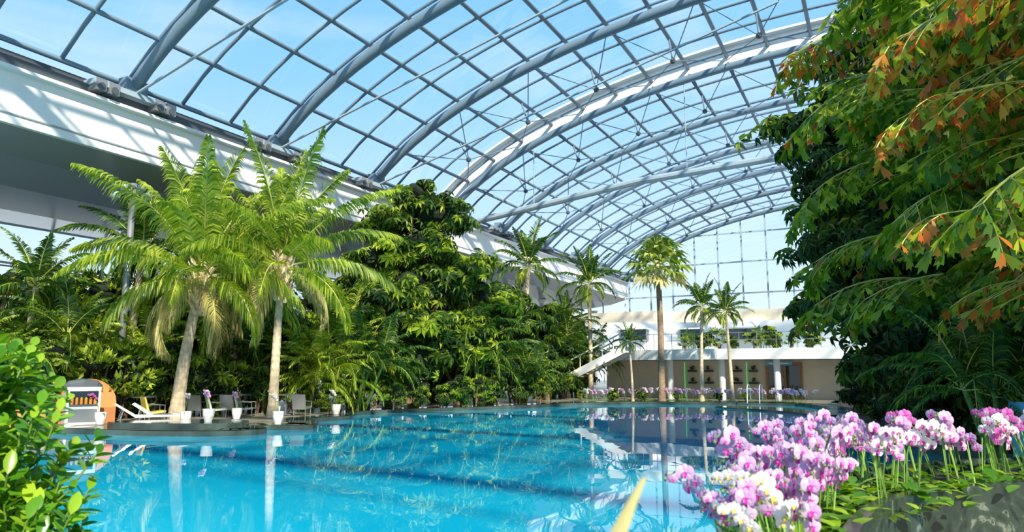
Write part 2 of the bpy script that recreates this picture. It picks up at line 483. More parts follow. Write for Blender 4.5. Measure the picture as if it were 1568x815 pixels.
def blob_leaves(mb, blobs, dens, size, mats, tmpl, planar=True, upb=.5):
    """leaves gathered in flattened sprays (branch tips) around each crown lobe"""
    for (cx, cy, cz, rx, ry, rz) in blobs:
        area = 4*math.pi*((rx*ry+rx*rz+ry*rz)/3)
        n = int(area*dens)
        ns_ = max(6, int(area*1.1))
        sd_ = sph(ns_); rs_ = rng.uniform(.62, 1.12, (ns_, 1))
        sc0 = sd_*rs_
        which_s = rng.integers(0, ns_, n)
        q = rng.normal(size=(n, 3))*np.array([.22, .22, .11])*rng.uniform(.5, 1.2, (n, 1))
        rel = sc0[which_s]+q
        rel[:, 2] -= .8*(q[:, 0]**2+q[:, 1]**2)
        p = np.array([cx, cy, cz])+rel*np.array([rx, ry, rz])
        d = norm(sd_[which_s]*.6+q*2.0)
        nn = norm(d+np.array([0, 0, upb+.25])+rng.normal(size=(n, 3))*.3)
        rv = rng.normal(size=(n, 3))
        sz = size*rng.uniform(.6, 1.25, n)
        if planar:
            Rm = basis(np.cross(nn, rv), nn)
        else:
            Rm = basis(norm(nn+rv*.45), rv)
        sprm = rng.integers(0, len(mats), ns_)
        which = np.where(rng.random(n) < .65, sprm[which_s], rng.integers(0, len(mats), n))
        for k, mt in enumerate(mats):
            s_ = which == k
            if s_.any(): mb.scatter(tmpl[0], tmpl[1], p[s_], Rm[s_], sz[s_], mt)
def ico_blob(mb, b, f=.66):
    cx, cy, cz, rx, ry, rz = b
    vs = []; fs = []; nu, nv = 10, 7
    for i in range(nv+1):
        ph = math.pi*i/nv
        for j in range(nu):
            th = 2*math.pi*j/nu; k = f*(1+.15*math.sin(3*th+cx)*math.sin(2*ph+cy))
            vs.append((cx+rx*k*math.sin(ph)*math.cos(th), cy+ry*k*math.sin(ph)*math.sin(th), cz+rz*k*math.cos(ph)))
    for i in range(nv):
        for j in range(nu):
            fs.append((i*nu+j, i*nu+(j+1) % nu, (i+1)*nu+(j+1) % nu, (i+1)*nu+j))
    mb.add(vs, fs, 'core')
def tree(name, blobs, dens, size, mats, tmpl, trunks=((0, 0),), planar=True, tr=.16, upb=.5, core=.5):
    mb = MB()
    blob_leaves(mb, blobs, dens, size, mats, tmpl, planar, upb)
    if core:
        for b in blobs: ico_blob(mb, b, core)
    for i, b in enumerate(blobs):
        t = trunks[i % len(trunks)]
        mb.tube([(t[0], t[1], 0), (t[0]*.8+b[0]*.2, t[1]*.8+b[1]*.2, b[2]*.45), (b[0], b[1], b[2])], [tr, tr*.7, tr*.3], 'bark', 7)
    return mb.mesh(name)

def frond(mb, base, az, elev, L, droop, npairs, lmax, lw, kl, kr, ldroop=.5, segs=12, start=.14, rr=.035, vee=.25, roll=0., pw=1.2):
    p = Vector(base); P = []; D = []; Nn = []
    for i in range(segs+1):
        t = i/segs; e = elev-droop*t**pw
        d = Vector((math.cos(e)*math.cos(az), math.cos(e)*math.sin(az), math.sin(e)))
        n = Vector((-math.sin(e)*math.cos(az), -math.sin(e)*math.sin(az), math.cos(e)))
        P.append(p.copy()); D.append(d); Nn.append(n); p = p+d*(L/segs)
    mb.tube(P, [rr*(1-.8*i/segs) for i in range(segs+1)], kr, 5, False)
    side0 = Vector((-math.sin(az), math.cos(az), 0))
    V = []; F = []
    for j in range(npairs):
        s_ = start+(1-start)*j/(npairs-1)
        x = s_*segs; i = min(int(x), segs-1); fr_ = x-i
        q = P[i].lerp(P[i+1], fr_); d = D[i].lerp(D[i+1], fr_).normalized(); n = Nn[i].lerp(Nn[i+1], fr_).normalized()
        u = (s_-start)/(1-start)
        ll = lmax*(.35+.65*math.sin(math.pi*min(1, .15+u*.85))**.6)*(1-.35*u*u)
        ang = R(25+45*u)
        ra = roll*s_
        for sg in (-1, 1):
            side = (side0*math.cos(ra)+n*math.sin(ra))*sg
            l = ll*rnd.uniform(.8, 1.12)
            d0 = (side*math.cos(ang)+d*math.sin(ang)+n*vee+Vector((rnd.uniform(-.12, .12), rnd.uniform(-.12, .12), rnd.uniform(-.12, .12)))).normalized()
            d1 = (d0+Vector((0, 0, -ldroop))).normalized()
            d2 = (d0+Vector((0, 0, -ldroop*2.4))).normalized()
            w = (d*.85+n*.45).normalized()*lw*.5
            a = q; b_ = a+d0*l*.35; c = b_+d1*l*.33; e_ = c+d2*l*.32
            o = len(V)
            V += [tuple(a-w*.5), tuple(a+w*.5), tuple(b_-w), tuple(b_+w), tuple(c-w*.75), tuple(c+w*.75), tuple(e_)]
            F += [(o, o+1, o+3, o+2), (o+2, o+3, o+5, o+4), (o+4, o+5, o+6)]
    mb.add(V, F, kl)

def palm(name, H, lean=(0, 0), nf=20, L=4, lmax=.75, lw=.06, kl='palm', old='palm_old', npairs=60, tr=(.26, .15), emin=-20, emax=82, husk=True, seed=1, nold=5, nuts=False, droop=1.5, ldroop=.5):
    global rnd
    rnd = random.Random(seed); mb = MB()
    n = 40; pts = []; rad = []
    for i in range(n+1):
        t = i/n
        pts.append((lean[0]*t**1.6, lean[1]*t**1.6, H*t))
        r = tr[0]+(tr[1]-tr[0])*min(1, t*1.15)+(.10*tr[0]/.26)*math.exp(-t*14)+(.010 if i % 2 else 0)
        rad.append(r)
    mb.tube(pts, rad, 'trunk', 12)
    top = Vector(pts[-1])
    if husk:
        hw = max(tr[1], .15)
        mb.tube([tuple(top+Vector((0, 0, z))) for z in (-1.15, -.85, -.4, 0, .35, .7)], [tr[1]*1.05, hw*1.5, hw*1.8, hw*1.7, hw*1.3, .06], 'husk', 12)
        for i in range(52):    # leaf-base stubs
            a = i*2.4; z = -1.2+1.6*i/52
            d = Vector((math.cos(a), math.sin(a), 0)); b_ = top+Vector((0, 0, z))+d*hw*1.3
            mb.tube([tuple(b_), tuple(b_+d*.16+Vector((0, 0, .22))), tuple(b_+d*rnd.uniform(.18, .38)+Vector((0, 0, rnd.uniform(.3, .6))))], [.07, .05, .012], 'husk', 5)
    if nuts:
        for i in range(7):
            a = i*.9; c = top+Vector((math.cos(a)*.36, math.sin(a)*.36, -.05-.1*(i % 3)))
            mb.lathe([(0, -.17), (.09, -.13), (.13, 0), (.09, .13), (0, .17)], c, 'coconut', 10)
    for i in range(nf):
        t = i/(nf-1); az = i*2.39996+rnd.uniform(-.25, .25)
        e = R(emax+(emin-emax)*t**.9+rnd.uniform(-6, 6))
        LL = L*rnd.uniform(.8, 1.1)*(.8+.2*math.sin(math.pi*min(1, t+.25)))
        isold = i >= nf-nold
        frond(mb, top+Vector((math.cos(az)*.08, math.sin(az)*.08, .35-.45*t)), az, e, LL*(.7 if isold else 1), droop*(.35+.95*t)+rnd.uniform(-.2, .2), npairs, lmax*(.75+.25*min(1, 2*t)), lw,
              old if isold else kl, 'rachis', ldroop*(.6+1.5*t), roll=rnd.uniform(-.8, .8), rr=.035 if L > 2 else .015)
    return mb.mesh(name)

def multi_palm(name, stems, H, L, seed, kl='palm_d', lmax=.45, npairs=34):
    global rnd
    rnd = random.Random(seed); mb = MB()
    for s_ in range(stems):
        a = rnd.uniform(0, 6.28); r = rnd.uniform(.1, .6); h = H*rnd.uniform(.45, 1)
        bx_, by_ = r*math.cos(a), r*math.sin(a); tx, ty = bx_*2.2, by_*2.2
        mb.tube([(bx_, by_, 0), ((bx_+tx)/2, (by_+ty)/2, h*.5), (tx, ty, h)], [.07, .055, .05], 'stem', 7)
        for i in range(10):
            t = i/9
            frond(mb, (tx, ty, h-.1*t), i*2.4+s_, R(80-75*t+rnd.uniform(-8, 8)), L*rnd.uniform(.8, 1.1), 1.1+.6*t, npairs, lmax, .05, kl, 'rachis', .55, segs=8, rr=.018)
    return mb.mesh(name)

def fan_palm(name, H, seed, rad=1.5, n=42):
    rr_ = random.Random(seed); mb = MB()
    mb.tube([(0, 0, 0), (0, 0, .4), (.05, 0, H*.5), (0, 0, H)], [.24, .20, .16, .15], 'trunk_d', 12)
    mb.tube([(0, 0, H-.8), (0, 0, H-.4), (0, 0, H+.2)], [.16, .26, .16], 'husk', 12)
    for i in range(n):
        t = i/(n-1); az = i*2.4; e = R(85-125*t**.9)
        d = Vector((math.cos(e)*math.cos(az), math.cos(e)*math.sin(az), math.sin(e)))
        b_ = Vector((0, 0, H-.1)); c = b_+d*rad*rr_.uniform(.5, .7)
        mb.tube([tuple(b_), tuple(c)], [.03, .02], 'rachis', 5, False)
        side = Vector((-math.sin(az), math.cos(az), 0)); nn = side.cross(d)*-1
        V = []; F = []; nb = 11
        for k in range(nb):
            th = R(-110+220*k/(nb-1))
            dd = (d*math.cos(th)+side*math.sin(th)).normalized(); w = (side*math.cos(th)-d*math.sin(th))*.11
            l = rad*.6*rr_.uniform(.85, 1.1)*(.75+.25*math.cos(th))
            m_ = c+dd*l*.6; e2 = m_+(dd+Vector((0, 0, -1.0))).normalized()*l*.5
            o = len(V)
            V += [tuple(c), tuple(m_-w+nn*.05), tuple(m_+w-nn*.05), tuple(e2)]
            F += [(o, o+1, o+2), (o+1, o+3, o+2)]
        mb.add(V, F, 'fan' if t < .85 else 'palm_old')
    return mb.mesh(name)

# ------------------------------------------------------------ hero palms
x, y = at(51.6, 26.4)
place(palm('coconut_palm', 4.6, (.5, .25), 29, 5.0, 1.15, .062, seed=3, npairs=78, nuts=True, nold=6, tr=(.22, .14), emax=88, emin=-26, droop=1.5, ldroop=.95), 'coconut_palm', (x, y, .155))
x, y = at(45.1, 26.3)
place(palm('coconut_palm_b', 5.15, (.05, .05), 26, 4.8, 1.1, .062, seed=12, npairs=78, nuts=False, nold=4, emin=-20, emax=90, tr=(.165, .115), droop=1.35, ldroop=.95), 'coconut_palm', (x, y, .155))

# mid / background palms
pm_mid = palm('palm_mid', 6.8, (.3, 0), 18, 2.6, .6, .07, 'palm_d', 'palm', 40, (.15, .10), seed=21, husk=False, nold=3)
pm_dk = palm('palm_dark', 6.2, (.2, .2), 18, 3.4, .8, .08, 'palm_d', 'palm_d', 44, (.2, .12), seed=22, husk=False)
for b_, d, s, rz in ((26.1, 42, 1.12, 0), (20.8, 43.5, 1.0, 2), (12.4, 40.6, .74, 1), (10.2, 40.8, .70, 4), (22.6, 44.5, .72, 3), (17.6, 40.0, .46, 3)):
    xx, yy = at(b_, d); place(pm_mid, 'slender_palm', (xx, yy, .14), rz, s)
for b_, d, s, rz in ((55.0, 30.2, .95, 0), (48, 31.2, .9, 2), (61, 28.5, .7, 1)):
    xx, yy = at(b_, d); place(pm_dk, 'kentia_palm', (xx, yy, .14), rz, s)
xx, yy = at(15.4, 40.4)
place(fan_palm('fan_palm', 7.5, 5, 1.75, 32), 'fan_palm', (xx, yy, .14))

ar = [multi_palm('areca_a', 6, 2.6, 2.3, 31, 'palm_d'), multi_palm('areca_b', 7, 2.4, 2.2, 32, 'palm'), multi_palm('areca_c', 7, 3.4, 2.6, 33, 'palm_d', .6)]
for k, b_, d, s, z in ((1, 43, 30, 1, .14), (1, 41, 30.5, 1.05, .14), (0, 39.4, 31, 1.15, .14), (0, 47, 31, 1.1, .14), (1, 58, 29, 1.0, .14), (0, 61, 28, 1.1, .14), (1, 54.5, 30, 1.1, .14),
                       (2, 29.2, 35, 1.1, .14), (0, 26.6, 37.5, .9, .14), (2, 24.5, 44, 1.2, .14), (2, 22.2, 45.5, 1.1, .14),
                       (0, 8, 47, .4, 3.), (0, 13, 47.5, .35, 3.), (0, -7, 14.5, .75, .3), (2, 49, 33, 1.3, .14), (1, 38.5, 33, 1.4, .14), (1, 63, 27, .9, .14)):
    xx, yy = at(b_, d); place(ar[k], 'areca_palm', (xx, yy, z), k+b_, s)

pal7 = palmate(7)
# ------------------------------------------------------------ big left tree and neighbours
big = [(0, 0, 10.0, 1.1, 1.1, .8), (.8, .3, 9.0, 1.5, 1.3, .9), (-1.1, -.3, 8.5, 1.3, 1.1, .8), (.2, 0, 7.5, 1.5, 1.4, .9), (-1.6, -.8, 6.7, 1.3, 1.2, .8), (1.8, .9, 6.5, 1.7, 1.5, .9),
       (0, -.5, 5.6, 1.6, 1.6, 1.0), (2.8, 1.4, 5.0, 1.6, 1.4, 1.0), (-2.0, -1.2, 4.5, 1.5, 1.3, .9), (.4, -.4, 3.8, 1.8, 1.6, 1.0), (2.6, 1.0, 3.2, 1.5, 1.4, 1.0), (-1.6, -.8, 2.6, 1.5, 1.4, 1.0), (.5, -.9, 2.2, 1.4, 1.2, .8)]
t_big = tree('ficus_big', big, 24, .37, ['leaf_m', 'leaf_b', 'leaf_m', 'leaf_d'], pal7, ((-.4, -.6), (0, -.5), (.3, -.3), (-.1, 0)), tr=.15)
xx, yy = at(34.9, 33.5); place(t_big, 'umbrella_tree', (xx, yy, .14), R(20), (1.0, 1.0, 1.0))
def rblobs(seed, H, W, n):
    q = random.Random(seed); out = []
    for i in range(n):
        z = H*(.18+.68*(i+.5)/n); w = W*(1-.4*(z/H)**2); a = q.uniform(0, 6.28); r = q.uniform(0, w*.75); s_ = q.uniform(.6, 1.1)*W*.52
        out.append((r*math.cos(a), r*math.sin(a), z, s_, s_, s_*.62))
    return out
tA = tree('tree_a', rblobs(1, 7, 2.0, 12), 21, .35, ['leaf_m', 'leaf_d', 'leaf_m', 'leaf_b'], pal7, ((0, 0), (.3, .2)))
tB = tree('tree_b', rblobs(2, 6, 2.1, 12), 26, .34, ['leaf_m', 'leaf_b', 'leaf_b'], kite, ((0, 0), (.3, -.2)), planar=False)
tC = tree('tree_c', rblobs(5, 7, 2.2, 13), 21, .37, ['leaf_d', 'leaf_m', 'leaf_m'], pal7, ((0, 0), (-.3, .2)))
sA = tree('shrub_a', rblobs(3, 2.0, 1.1, 6), 44, .24, ['leaf_b', 'leaf_b', 'leaf_m'], kite, ((0, 0), (.2, .1)), planar=False, tr=.05)
sB = tree('shrub_b', rblobs(4, 2.2, 1.2, 6), 38, .24, ['leaf_m', 'leaf_d', 'leaf_b'], pal7, ((0, 0), (-.2, .1)), tr=.05)
sD = tree('shrub_d', rblobs(4, 2.2, 1.2, 6), 38, .24, ['leaf_d', 'leaf_d', 'leaf_m'], pal7, ((0, 0), (-.2, .1)), tr=.05)
for k, b_, d, s, rz in ((tA, 31.3, 35.5, 1.05, 0), (tC, 28.8, 37.3, 1.0, 1), (tA, 26.4, 40, .95, 2), (tC, 24.4, 41.5, .8, 3), (tC, 23.2, 44.5, .9, 3), (tB, 60, 31.5, .95, 0), (tB, 56.5, 31, 1.0, 2), (tA, 52.5, 32, .85, 1), (tB, 49, 32.5, .95, 4),
                        (tA, 45.5, 33, .95, 2), (tB, 42.5, 33, 1.05, 5), (tC, 39, 34, .98, 1), (tB, 63.5, 30, .95, 1), (tA, 21.8, 47, .8, 4), (tC, 36.8, 37, 1.1, 4), (tC, 33, 39, 1.05, 2), (tA, 58, 37, .85, 2), (tA, 62, 38, .85, 3), (tB, 66, 34, .9, 4), (tA, 53, 38, .95, 1)):
    xx, yy = at(b_, d); place(k, 'ficus_tree', (xx, yy, .14), rz, s)
for b_, d, s, k in ((59.5, 27, 1.2, sB), (57, 27.6, 1.3, sA), (54.8, 28.2, 1.2, sA), (53, 28.6, 1.35, sB), (51, 29.5, 1.2, sA), (49.2, 29, 1.1, sB), (47.5, 29.6, 1.0, sA), (45.8, 29.6, 1.1, sB), (44, 30.2, .9, sA),
                    (42.2, 29.8, .5, sA), (40.8, 29.6, .5, sA), (39.3, 30.8, .5, sA), (37.8, 30.8, .6, sA), (36.2, 31, .55, sA), (34, 32, .55, sB), (32.4, 32.4, .6, sB), (31, 33, .7, sB), (29.8, 33.6, .7, sA), (28.2, 34.6, .8, sB),
                    (26.4, 36.2, .8, sB), (25.0, 37.6, .7, sA), (62, 27, 1.3, sB), (14.2, 40.8, .3, sA), (11.2, 41, .3, sB), (9.2, 41, .3, sA), (16.8, 40.0, .3, sB), (21.5, 39.8, .3, sA), (19.3, 39.9, .35, sB)):
    xx, yy = at(b_, d); place(k, 'tropical_shrub', (xx, yy, .14), b_, s)
for i in range(8):
    place([sA, sB][i % 2], 'terrace_shrub', (-10.5+i*1.0, 43.3+.4*(i % 3), 3.0), i, .42+.12*(i % 3))
for i, (x_, z_) in enumerate([(x_, z_) for x_ in (-10.4, -9.4, -7.7, -6.8) for z_ in (1.12, 1.82)]):
    place(sB, 'wall_fern', (x_, 44.7, z_), i, .13)

# ------------------------------------------------------------ right dark mass
rb1 = [(.4, 0, 11.0, 1.6, 1.6, .9), (-.3, .3, 9.6, 1.7, 1.7, 1.1), (1.8, -.8, 10, 1.8, 1.8, 1.1), (-1.2, .2, 8.3, 1.6, 1.6, 1.0), (.6, -.8, 8.2, 2.0, 1.9, 1.2), (-.8, 0, 6.6, 1.7, 1.7, 1.1), (1.4, -1.2, 6.4, 2.0, 1.9, 1.3),
       (-1.2, .1, 5.0, 1.7, 1.6, 1.0), (.5, -1.1, 4.6, 1.9, 1.8, 1.2), (-1.0, 0, 3.3, 1.7, 1.6, 1.0), (1.2, -1.3, 2.8, 1.7, 1.6, 1.1), (-.3, -.3, 1.8, 1.3, 1.3, .9), (1.4, -1.4, 1.2, 1.2, 1.2, .7)]
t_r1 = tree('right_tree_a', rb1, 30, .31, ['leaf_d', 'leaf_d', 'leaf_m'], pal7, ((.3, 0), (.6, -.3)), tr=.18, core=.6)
place(t_r1, 'schefflera_tree', (.7, 21.5, .3), 0)
place(t_r1, 'schefflera_tree', (3.2, 18.3, .3), R(70), .93)
place(t_r1, 'schefflera_tree', (5.6, 15.6, .3), R(140), .80)
place(t_r1, 'schefflera_tree', (4.0, 23.5, .3), R(200), 1.0)
place(t_r1, 'schefflera_tree', (7.7, 18.5, .3), R(250), 1.0)
for x_, y_, s in ((.9, 18.9, .9), (2.1, 16.6, 1.1), (3.3, 14.4, 1.1), (4.6, 12.6, 1.0), (.0, 23.8, .9), (-.6, 27, .7), (5.8, 11.6, 1.0), (6, 14, 1.3), (-.7, 30, .6), (3.4, 12.9, .9), (2.7, 15.2, 1.2)):
    place(sD, 'tropical_shrub', (x_, y_, .3), x_*3, s)

# ------------------------------------------------------------ fishtail palms (near right)
def fishtail(name, H, seed, nf=14, L=3.0, orate=.4, oin=.6):
    q = random.Random(seed); mb = MB()
    for s_ in range(3):
        a = q.uniform(0, 6.28); mb.tube([(0.25*math.cos(a), .25*math.sin(a), 0), (.4*math.cos(a), .4*math.sin(a), H*.5), (.5*math.cos(a), .5*math.sin(a), H*(.75+.12*s_))], [.10, .08, .05], 'stem', 8)
    V = {'fish': ([], []), 'fish_o': ([], [])}
    for i in range(nf):
        az = i*2.4+q.uniform(-.3, .3); t = i/(nf-1); z0 = H*(.25+.75*t)
        e0 = R(q.uniform(20, 70)); P = Vector((0, 0, z0)); n = 12
        path = [P.copy()]; dirs = []
        for k in range(n):
            e = e0-1.25*(k/n)**1.1
            d = Vector((math.cos(e)*math.cos(az), math.cos(e)*math.sin(az), math.sin(e))); dirs.append(d); P = P+d*L/n; path.append(P.copy())
        mb.tube(path, [.035*(1-.8*k/n) for k in range(n+1)], 'rachis', 5, False)
        side0 = Vector((-math.sin(az), math.cos(az), 0))
        orange = q.random() < orate
        for k in range(3, n+1):
            for sg in (-1, 1):
                d = dirs[min(k, n-1)]
                sl_ = L*.32*(1-.45*abs(k/n-.5))*q.uniform(.8, 1.1)
                sd_ = (side0*sg*.8+d*.7+Vector((0, 0, -.10+q.uniform(-.25, .25)))).normalized(); p = path[k].copy(); m_ = 7
                sp = [p.copy()]
                for j in range(m_):
                    sd_ = (sd_+Vector((0, 0, -.10))).normalized(); p = p+sd_*sl_/m_; sp.append(p.copy())
                    for s2 in (-1, 1):
                        ld = (sd_*.8+d*s2*.7+Vector((q.uniform(-.3, .3), q.uniform(-.3, .3), -.45+q.uniform(-.35, .25)))).normalized()
                        l = q.uniform(.15, .26); w = ld.cross(Vector((q.uniform(-.7, .7), q.uniform(-.7, .7), 1))).normalized()
                        kk = 'fish_o' if (q.random() < (oin if orange else .05)) else 'fish'
                        VV, FF = V[kk]; o = len(VV)
                        VV += [tuple(p), tuple(p+ld*l*.55+w*l*.22), tuple(p+ld*l*.95+w*l*.29), tuple(p+ld*l*.85+w*l*.08), tuple(p+ld*l*1.15), tuple(p+ld*l*.82-w*l*.09), tuple(p+ld*l*.9-w*l*.24), tuple(p+ld*l*.45-w*l*.18)]
                        FF += [(o, o+1, o+2, o+3), (o, o+3, o+4, o+5), (o, o+5, o+6, o+7)]
                mb.tube(sp, .006, 'rachis', 3, False)
    for kk in V: mb.add(V[kk][0], V[kk][1], kk)
    return mb.mesh(name)
f1 = fishtail('fishtail_a', 6.0, 41, 28, 2.9, .6, .6); f2 = fishtail('fishtail_b', 6.6, 47, 32, 2.7, .08, .5)
place(f1, 'fishtail_palm', (3.1, 10.4, .3), 0)
place(f2, 'fishtail_palm', (3.9, 12.6, .3), 2.0, 1.15)
place(f2, 'fishtail_palm', (5.2, 11.0, .3), 4.0, 1.3)
place(f2, 'fishtail_palm', (3.2, 15.2, .3), 1.0, 1.35)
place(f1, 'fishtail_palm', (4.7, 13.6, .3), 3.2, 1.25)
place(f2, 'fishtail_palm', (2.1, 17.2, .3), 5.1, 1.35)

# ------------------------------------------------------------ left foreground laurel bush
def bushmesh():
    mb = MB()
    lf = leaf_full(.46, .06, .12)
    bl = [(0, 0, 1.15, .36, .36, .34), (.2, .15, .9, .34, .34, .35), (-.3, -.1, .95, .38, .38, .4), (.1, .1, .55, .45, .45, .4), (.28, .2, .6, .3, .3, .35), (-.2, .2, 1.28, .28, .28, .25)]
    q = random.Random(9)
    for b in bl:
        for i in range(52):
            d = Vector((q.gauss(0, 1), q.gauss(0, 1), q.gauss(.4, 1))).normalized()
            p = Vector(b[:3])+Vector((d.x*b[3], d.y*b[4], d.z*b[5]))*q.uniform(.4, 1.2)
            ax = (d*.6+Vector((0, 0, .8))).normalized()
            mb.tube([tuple(p-ax*.14), tuple(p)], .005, 'stem', 4, False)
            nl = 7
            dirs = []; pos = []; zz = []
            for k in range(nl):
                a = k*2.4; t_ = ax.orthogonal().normalized(); t_ = Matrix.Rotation(a, 3, ax) @ t_
                dirs.append((ax*(.35+.09*k)+t_).normalized()); pos.append(p-ax*.05*(nl-1-k)*.35); zz.append(ax)
            mb.scatter(lf[0], lf[1], np.array([list(p_) for p_ in pos]), basis(np.array([list(a) for a in dirs]), np.array([list(a) for a in zz])), [q.uniform(.07, .115) for _ in range(nl)], 'bush')
    for b in bl: mb.tube([(0, 0, 0), (b[0]*.5, b[1]*.5, b[2]*.6), (b[0], b[1], b[2])], [.02, .015, .008], 'bark', 5)
    return mb.mesh('laurel', True)
lb = bushmesh()
xx, yy = at(64.6, 4.1); place(lb, 'laurel_bush', (xx, yy, .34), 0, 1.0)
place(lb, 'laurel_bush', (xx-.7, yy+.45, .34), 2, 1.08)
place(lb, 'laurel_bush', (xx-.35, yy-.6, .34), 4, 1.0)
mb = MB(); pl = smoothpoly([(xx-1.6, yy-1.2), (xx+.2, yy-1.2), (xx+.42, yy), (xx+.2, yy+.45), (xx-1.0, yy+.8), (xx-1.7, yy+.3)], 4, True)
mb.poly(pl, -1.4, .34, 'marble', 'soil'); mb.obj('laurel_planter')

# ------------------------------------------------------------ orchids
def flower(mb, c, face, up, s, kp, kl):
    face = face.normalized(); x = up.cross(face).normalized(); y = face.cross(x)
    def P(u, v, w): return tuple(c+(x*u+y*v+face*w)*s)
    def pet(ang, l, w, cup, shape):
        V = [P(0, 0, .02)]; ca, sa = math.cos(ang), math.sin(ang); ol = []
        for t, ww in shape: ol.append((t*l, ww*w))
        for t, ww in [(a, b) for a, b in ol]+[(a, -b) for a, b in reversed(ol[:-1])]:
            V.append(P(ca*t-sa*ww, sa*t+ca*ww, cup*(t/l)**2+.03*abs(ww)/w*-1+.05*(t/l)))
        n = len(V); mid = len(V); V.append(P(ca*l*.55, sa*l*.55, cup*.35+.07))
        F = [(mid, i, i+1) for i in range(0, n-1)]+[(mid, n-1, 0)]
        mb.add(V, F, kp)
    sep = [(.15, .25), (.45, .95), (.75, .8), (.93, .4), (1, 0)]
    ptl = [(.10, .2), (.3, .85), (.6, 1.05), (.85, .75), (.97, .35), (1, 0)]
    for a in (90, 215, 325): pet(R(a), .5, .2, -.08, sep)
    for a in (12, 168): pet(R(a), .52, .33, -.02, ptl)
    V = [P(0, -.02, .05), P(-.12, -.1, .16), P(0, -.14, .14), P(.12, -.1, .16), P(-.09, -.24, .2), P(0, -.33, .12), P(.09, -.24, .2), P(-.14, .03, .15), P(.14, .03, .15)]
    mb.add(V, [(0, 1, 2), (0, 2, 3), (1, 4, 2), (2, 6, 3), (2, 4, 5, 6), (0, 7, 1), (0, 3, 8)], kl)
    mb.tube([P(0, .02, .02), P(0, .05, .14)], .04*s, kp if kl != 'lip' else 'lip', 5)
def orchid(name, kp, kl, seed, nfl=7, H=.55, fs=.084):
    q = random.Random(seed); mb = MB()
    lf = leaf_full(.34, .05, .35)
    n = 5; az = [q.uniform(0, 6.28) for _ in range(n)]
    dirs = np.array([[math.cos(a), math.sin(a), .35] for a in az])
    mb.scatter(lf[0], lf[1], np.zeros((n, 3)), basis(dirs, np.tile([0, 0, 1.], (n, 1))), [q.uniform(.16, .24) for _ in range(n)], 'leaf_b' if seed % 2 else 'leaf_m')
    for st_ in range(1 if seed % 3 == 0 else 2):
        fx = q.uniform(-.12, .12); sgn = -1 if st_ else 1
        pts = []; N = 14
        for i in range(N+1):
            t = i/N
            pts.append(Vector((fx*t*2+sgn*.03, .02+.30*max(0, t-.35)**1.4*(1 if st_ == 0 else .7), H*(1-.12*st_)*(1-(1-t)**1.9)-.16*max(0, t-.7)**1.5*2)))
        mb.tube(pts, .0045, 'stem', 5, False)
        mb.tube([(sgn*.035, .01, 0), (fx*1.1+sgn*.035, .0, H*.78)], .004, 'stake', 5)
        for k in range(nfl-2*st_):
            t = .52+.48*k/(nfl-1); i = min(N-1, int(t*N)); p = pts[i].lerp(pts[i+1], t*N-i)
            off = Vector(((.03 if k % 2 else -.03)*1.2, .02, -.01+q.uniform(-.01, .01)))
            face = Vector((q.uniform(-.6, .6)+(.4 if k % 2 else -.4), 1, q.uniform(-.35, .15)))
            flower(mb, p+off, face, Vector((q.uniform(-.2, .2), 0, 1)), fs*q.uniform(.85, 1.1)*(1-.3*(k > nfl-3)), kp, kl)
        for k in range(2):
            p = pts[-1]+Vector((.01, .02*k, -.02*k)); mb.lathe([(0, -.012), (.009, 0), (0, .014)], p, 'stem', 6)
    return mb.mesh(name)
och = [orchid('orchid_white', 'p_white', 'lipy', 1), orchid('orchid_lav', 'p_lav', 'lip', 2), orchid('orchid_mag', 'p_mag', 'lip', 3), orchid('orchid_blush', 'p_mix', 'lip', 4), orchid('orchid_white2', 'p_white', 'lip', 6), orchid('orchid_lav2', 'p_lav', 'lip', 5)]
# planter
outer = [(-.62, 1.6), (-.66, 3.2), (-.78, 4.1), (-.5, 5.2), (.3, 6.4), (1.5, 7.4), (3.2, 8.2), (4.3, 7.8), (2.6, 6.7), (1.1, 5.75), (.36, 5.0), (.02, 4.4), (-.12, 3.6), (-.15, 2.6), (-.2, 1.6)]
ol = smoothpoly(outer, 4, True)
mb = MB(); n = len(ol)
inn = []
for i in range(n):
    a = Vector(ol[i-1]); b_ = Vector(ol[(i+1) % n]); d = (b_-a).normalized(); inn.append((ol[i][0]+d.y*.07, ol[i][1]-d.x*.07))
ZR = 1.04
v = [(x_, y_, .3) for x_, y_ in ol]+[(x_, y_, ZR) for x_, y_ in ol]+[(x_, y_, ZR) for x_, y_ in inn]+[(x_, y_, ZR-.1) for x_, y_ in inn]
f = []
for L_ in range(3): f += [(L_*n+i, L_*n+(i+1) % n, (L_+1)*n+(i+1) % n, (L_+1)*n+i) for i in range(n)]
mb.add(v, f, 'marble'); mb.add([(x_, y_, ZR-.09) for x_, y_ in inn], [tuple(range(n))], 'soil')
mb.obj('marble_planter')
bed = empty('orchid_bed')
q = random.Random(77)
def lerp_path(t, path):
    x = t*(len(path)-1); i = min(int(x), len(path)-2); f_ = x-i
    return path[i][0]*(1-f_)+path[i+1][0]*f_, path[i][1]*(1-f_)+path[i+1][1]*f_
cl = [(-.42, 2.5), (-.42, 3.3), (-.40, 4.1), (-.1, 5.0), (.6, 5.95), (1.8, 6.95), (3.2, 7.6)]
N = 98
